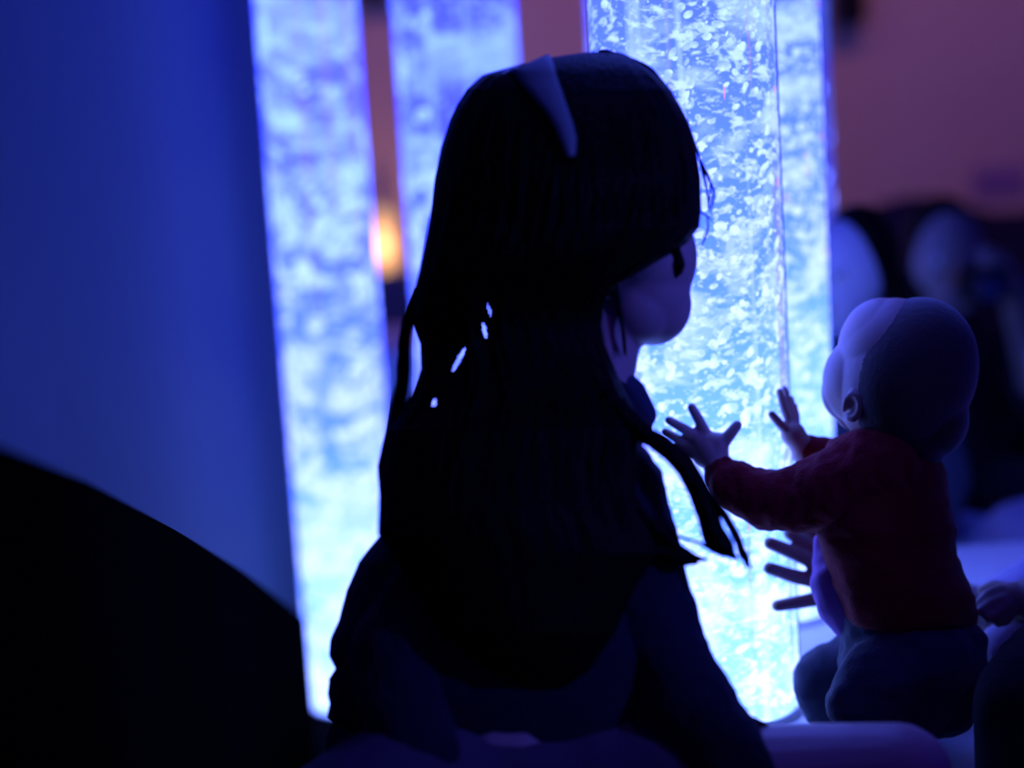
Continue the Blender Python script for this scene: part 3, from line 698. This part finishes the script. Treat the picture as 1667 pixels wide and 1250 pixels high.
# ------------------------------------------------------------------ adult who steadies the baby (mostly right of the frame)
def adult():
    root = empty('adult', P(1850, 1150, 2.25)); root.location.z = LZ
    tag(root, 'adult at the right edge steadying the baby, one dark spread hand on the tube', 'person')
    hc = P(1850, 330, 2.3); f_ = (-RV * .9 + Vector((0, .3, -.2))); r, f, u = ax(f_)
    ells = [(hc, (.075, .095, .11), (r, f, u)), (hc + f * .04 - u * .05, (.055, .06, .07), (r, f, u)), (hc + f * .105 - u * .03, (.012, .018, .016), (r, f, u))]
    w1 = P(1410, 950, 2.15)
    ch = [[(P(1860, 430, 2.3), .055), (P(1870, 540, 2.3), .055)],
          [(P(1880, 620, 2.3), .13), (P(1880, 850, 2.3), .13), (P(1870, 925, 2.3), .11)],
          [(P(1790, 600, 2.42), .055), (P(1740, 930, 2.48), .040), (P(1620, 1000, 2.32), .032), (P(1500, 975, 2.20), .028), (w1, .024)],
          [(P(1850, 600, 2.16), .055), (P(1830, 880, 2.06), .042), (P(1730, 965, 2.05), .031), (P(1672, 978, 2.06), .025)],
          [(P(1870, 965, 2.30), .070), (P(1740, 1005, 2.30), .052), (P(1730, 1008, 2.34), .046), (P(1800, 1010, 2.46), .035), (P(1860, 1010, 2.50), .03)],
          [(P(1850, 975, 2.22), .070), (P(1770, 1040, 2.0), .050), (P(1672, 1150, 1.79), .045), (P(1672, 1370, 1.765), .038), (P(1672, 1620, 1.75), .032)]]
    c = P(1385, 945, 2.14); R_ = .0086
    tips = [(P(1350, 926, 2.12), P(1292, 900, 2.09), P(1253, 884, 2.065), 1.0),
            (P(1350, 950, 2.12), P(1292, 938, 2.09), P(1252, 925, 2.06), .98),
            (P(1352, 908, 2.13), P(1312, 884, 2.11), P(1284, 868, 2.09), .95),
            (P(1352, 892, 2.135), P(1330, 872, 2.12), P(1310, 856, 2.11), .85),
            (P(1352, 970, 2.12), P(1308, 979, 2.10), P(1265, 986, 2.08), .95)]
    ch += hand_chains(w1, c, tips, R_)
    ch += [[(P(1368, 925, 2.13), .014), (P(1370, 955, 2.13), .014), (P(1395, 965, 2.14), .018)]]
    c2 = P(1648, 976, 2.06)
    tips = [(P(1630, 962, 2.055), P(1610, 968, 2.05), P(1594, 984, 2.045), 1.0), (P(1632, 976, 2.045), P(1612, 984, 2.04), P(1597, 996, 2.035), 1.0),
            (P(1636, 988, 2.04), P(1622, 1000, 2.035), P(1608, 1006, 2.03), .95), (P(1644, 998, 2.04), P(1636, 1010, 2.038), P(1624, 1014, 2.035), .85),
            (P(1640, 960, 2.075), P(1618, 955, 2.085), P(1600, 962, 2.09), 1.1)]
    ch += hand_chains(P(1672, 978, 2.06), c2, tips, .0075)
    link('body', fuse(ch, ells, .0026, 3, .4), M_skin_a, root)
    eyes_and_mouth(root, hc, f, .11)
    hm = fuse([], [(hc - f * .02 + u * .02, (.088, .10, .115), (r, f, u)), (hc - f * .07 - u * .10, (.08, .06, .13), (r, f, u))], .004, 4); link('hair', hm, M_hair, root)
    top = fuse([[(P(1880, 600, 2.3), .135), (P(1880, 850, 2.3), .14), (P(1862, 915, 2.29), .125), (P(1860, 925, 2.28), .12)],
                [(P(1760, 1030, 2.16), .055), (P(1690, 1050, 2.08), .045), (P(1640, 1062, 2.06), .032)],
                [(P(1790, 600, 2.42), .065), (P(1740, 930, 2.48), .050), (P(1625, 1000, 2.33), .040)],
                [(P(1850, 600, 2.16), .065), (P(1830, 880, 2.06), .054), (P(1745, 965, 2.05), .042)]], [], .004, 6)
    rumple(top, .005, 14); link('top', top, M_lav, root)
    tr = fuse([[(P(1870, 965, 2.30), .080), (P(1740, 1003, 2.30), .060), (P(1728, 1006, 2.34), .054), (P(1800, 1008, 2.46), .045), (P(1860, 1008, 2.50), .04)],
               [(P(1850, 975, 2.22), .080), (P(1770, 1040, 2.0), .060), (P(1672, 1148, 1.79), .054), (P(1672, 1370, 1.765), .046), (P(1672, 1590, 1.75), .040)]], [], .004, 6)
    rumple(tr, .005, 12, (1.5, 1, 1)); link('trousers', tr, M_black, root)
adult()

# ------------------------------------------------------------------ blurred people in front of the sofa
DSC[0] = 1.0
def bg_person_face():
    DSC[0] = 0.87
    root = empty('seated_person', P(1400, 700, 3.45)); root.location.z = 0
    tag(root, 'blurred person with blue lit face beside the second tube, above the baby head', 'person', 'people in the background')
    hc = P(1383, 432, 3.45); r, f, u = ax(Vector((-.75, -.6, -.1)))
    z = lambda dx, dz, dy=0: hc + Vector((dx * .85, dy * .85, dz * (.85 if dz > -.2 else 1.02)))
    ells = [(hc, (.066, .08, .092), (r, f, u)), (hc + f * .03 - u * .05, (.045, .05, .055), (r, f, u)), (hc + f * .088 - u * .02, (.011, .014, .016), (r, f, u))]
    ch = [[(z(0.01, -.08), .036), (z(.02, -.15), .038)], [(z(.03, -.24, .03), .09), (z(.05, -.42, .05), .10), (z(.05, -.56, .05), .11)],
          [(z(-.07, -.20, .03), .04), (z(-.10, -.36, 0), .034), (z(-.04, -.46, -.14), .026)], [(z(.14, -.20, .03), .04), (z(.18, -.36, 0), .034), (z(.10, -.46, -.14), .026)],
          [(z(0, -.58, .02), .07), (z(-.10, -.56, -.22), .05), (z(.10, -.60, -.28), .035)], [(z(.10, -.58, .02), .07), (z(.22, -.56, -.2), .05), (z(.02, -.60, -.3), .035)]]
    for k, bx in ((-1, -.04), (1, .10)):
        w_ = z(bx, -.46, -.14); c = w_ + Vector((.0, -.045, -.012))
        tips = [(c + Vector((-.018 + .012 * i, -.025, 0)), c + Vector((-.020 + .014 * i, -.05, -.004)), c + Vector((-.021 + .014 * i, -.072 + .006 * abs(i - 1.5), -.014)), .95) for i in range(4)]
        tips.append((c + Vector((.022 * k, -.005, 0)), c + Vector((.036 * k, -.022, 0)), c + Vector((.042 * k, -.040, 0)), 1.05)); ch += hand_chains(w_, c, tips, .007)
    link('body', fuse(ch, ells, .005, 3), M_skin_p, root); eyes_and_mouth(root, hc, f, .092)
    hm = fuse([], [(hc - f * .028 + u * .014, (.074, .078, .094), (r, f, u)), (hc - f * .06 - u * .06, (.07, .05, .09), (r, f, u))], .004, 4); link('hair', hm, M_hair, root)
    top = fuse([[(z(.02, -.19, .02), .075), (z(.03, -.26, .03), .105), (z(.05, -.42, .05), .115), (z(.05, -.54, .05), .12)], [(z(-.06, -.21, .03), .05), (z(-.10, -.36, 0), .044), (z(-.05, -.45, -.12), .034)], [(z(.14, -.20, .03), .05), (z(.18, -.36, 0), .044), (z(.11, -.45, -.12), .034)]], [], .005, 5); rumple(top, .004, 15); link('top', top, M_navy, root)
    tr = fuse([[(z(0, -.58, .02), .078), (z(-.10, -.56, -.22), .06), (z(.10, -.60, -.28), .045)], [(z(.10, -.58, .02), .078), (z(.22, -.56, -.2), .06), (z(.02, -.60, -.3), .045)]], [], .005, 5); link('trousers', tr, M_black, root)
    DSC[0] = 1.0
def bg_photographer():
    root = empty('seated_person', P(1545, 700, 4.05)); root.location.z = 0
    tag(root, 'blurred dark clothed person raising a camera to the face, in front of the sofa', 'person', 'people in the background')
    hc = P(1540, 412, 4.05); r, f, u = ax(Vector((.08, -1, -.1)))
    z = lambda dx, dz, dy=0: hc + Vector((dx, dy, dz))
    ells = [(hc, (.076, .09, .105), (r, f, u)), (hc + f * .03 - u * .05, (.052, .055, .06), (r, f, u)), (hc + f * .095 - u * .02, (.012, .015, .018), (r, f, u))]
    ch = [[(z(0, -.09), .04), (z(0, -.17), .045)], [(z(0, -.26, .03), .12), (z(0, -.40, .05), .13), (z(0, -.52, .05), .13)],
          [(z(-.15, -.23, .03), .048), (z(-.17, -.36, -.12), .038), (z(-.06, -.12, -.20), .026)], [(z(.15, -.23, .03), .048), (z(.165, -.30, -.12), .040), (z(.085, -.05, -.20), .027)],
          [(z(-.06, -.54, .02), .08), (z(-.22, -.52, -.28), .055), (z(.08, -.60, -.38), .04)], [(z(.06, -.54, .02), .08), (z(.24, -.52, -.28), .055), (z(-.04, -.60, -.42), .04)]]
    for w_, k in ((z(-.06, -.12, -.20), 1), (z(.085, -.05, -.20), -1)):
        c = w_ + Vector((.018 * k, .0, .045))
        tips = [(c + Vector((.012 * k, -.012, .020 - .013 * i)), c + Vector((.030 * k, -.022, .024 - .015 * i)), c + Vector((.046 * k, -.014, .024 - .015 * i)), .95) for i in range(4)]
        tips.append((c + Vector((.008 * k, .015, .01)), c + Vector((.020 * k, .022, .024)), c + Vector((.034 * k, .022, .030)), 1.05)); ch += hand_chains(w_, c, tips, .0075)
    link('body', fuse(ch, ells, .005, 3), M_skin_a, root); eyes_and_mouth(root, hc, f, .105)
    hm = fuse([], [(hc - f * .03 + u * .02, (.086, .09, .105), (r, f, u)), (hc - f * .07 - u * .06, (.08, .055, .10), (r, f, u))], .004, 4); link('hair', hm, M_hair, root)
    top = fuse([[(z(0, -.20, .02), .09), (z(0, -.28, .03), .135), (z(0, -.40, .05), .145), (z(0, -.50, .05), .145)], [(z(-.15, -.23, .03), .06), (z(-.17, -.36, -.12), .048), (z(-.10, -.22, -.17), .036)], [(z(.14, -.23, .03), .058), (z(.165, -.31, -.11), .05)]], [], .005, 5); rumple(top, .004, 15); link('top', top, M_black, root)
    tr = fuse([[(z(-.06, -.54, .02), .09), (z(-.22, -.52, -.28), .065), (z(.08, -.60, -.38), .05)], [(z(.06, -.54, .02), .09), (z(.24, -.52, -.28), .065), (z(-.04, -.60, -.42), .05)]], [], .005, 5); link('trousers', tr, M_black, root)
    cp = z(.02, -.045, -.215); ct = empty('photo_camera', cp); tag(ct, 'black camera held up in front of the blurred person face', 'camera')
    box('camera_body', (cp.x - .055, cp.x + .055, cp.y - .02, cp.y + .03, cp.z - .035, cp.z + .035), M_plastic, ct, .006)
    o = link('lens', from_bm(lathe([(.001, .0), (.032, 0), (.034, .05), (.028, .055), (.001, .055)], 32)), M_plastic, ct); o.matrix_parent_inverse = Matrix.Identity(4); o.rotation_euler = (math.pi / 2, 0, 0); o.location = (0, -.02, -.005)
    g = link('lens_glass', from_bm(lathe([(.001, .0575), (.026, .056)], 32)), M_glass, o); g.matrix_parent_inverse = Matrix.Identity(4)
bg_person_face(); bg_photographer()

# cushions on the floor behind the platform
def cushion(label, c, r, m, rot=0):
    bm = bmesh.new(); bmesh.ops.create_uvsphere(bm, u_segments=48, v_segments=28, radius=1)
    for v in bm.verts:
        q = v.co
        s = lambda t, p: math.copysign(abs(t) ** p, t)
        v.co = Vector((s(q.x, .7) * r[0], s(q.y, .7) * r[1], s(q.z, .8) * r[2]))
        v.co += v.co.normalized() * .006 * noise.noise(v.co * 18)
    bmesh.ops.rotate(bm, verts=bm.verts, matrix=Matrix.Rotation(rot, 3, 'Y'))
    zmin = min(v.co.z for v in bm.verts)
    o = link('floor_cushion', from_bm(bm), m); o.location = (c[0], c[1], c[2] if c[2] is not None else -zmin); tag(o, label, 'cushion', 'floor cushions behind the platform')
p = P(1590, 850, 2.95); cushion('pale blue lit cushion behind the baby back, beyond the platform', (p.x, 3.05, None), (.12, .10, .145), M_cush)
p = P(1700, 850, 3.0); cushion('darker lavender cushion at the right edge beside the pale one', (p.x, 2.98, None), (.10, .09, .16), M_lav)
p = P(1790, 620, 3.3); cushion('tall pale cushion leaning at the right edge above the lavender one', (p.x + .02, 3.35, None), (.07, .10, .29), M_cush, -.25)
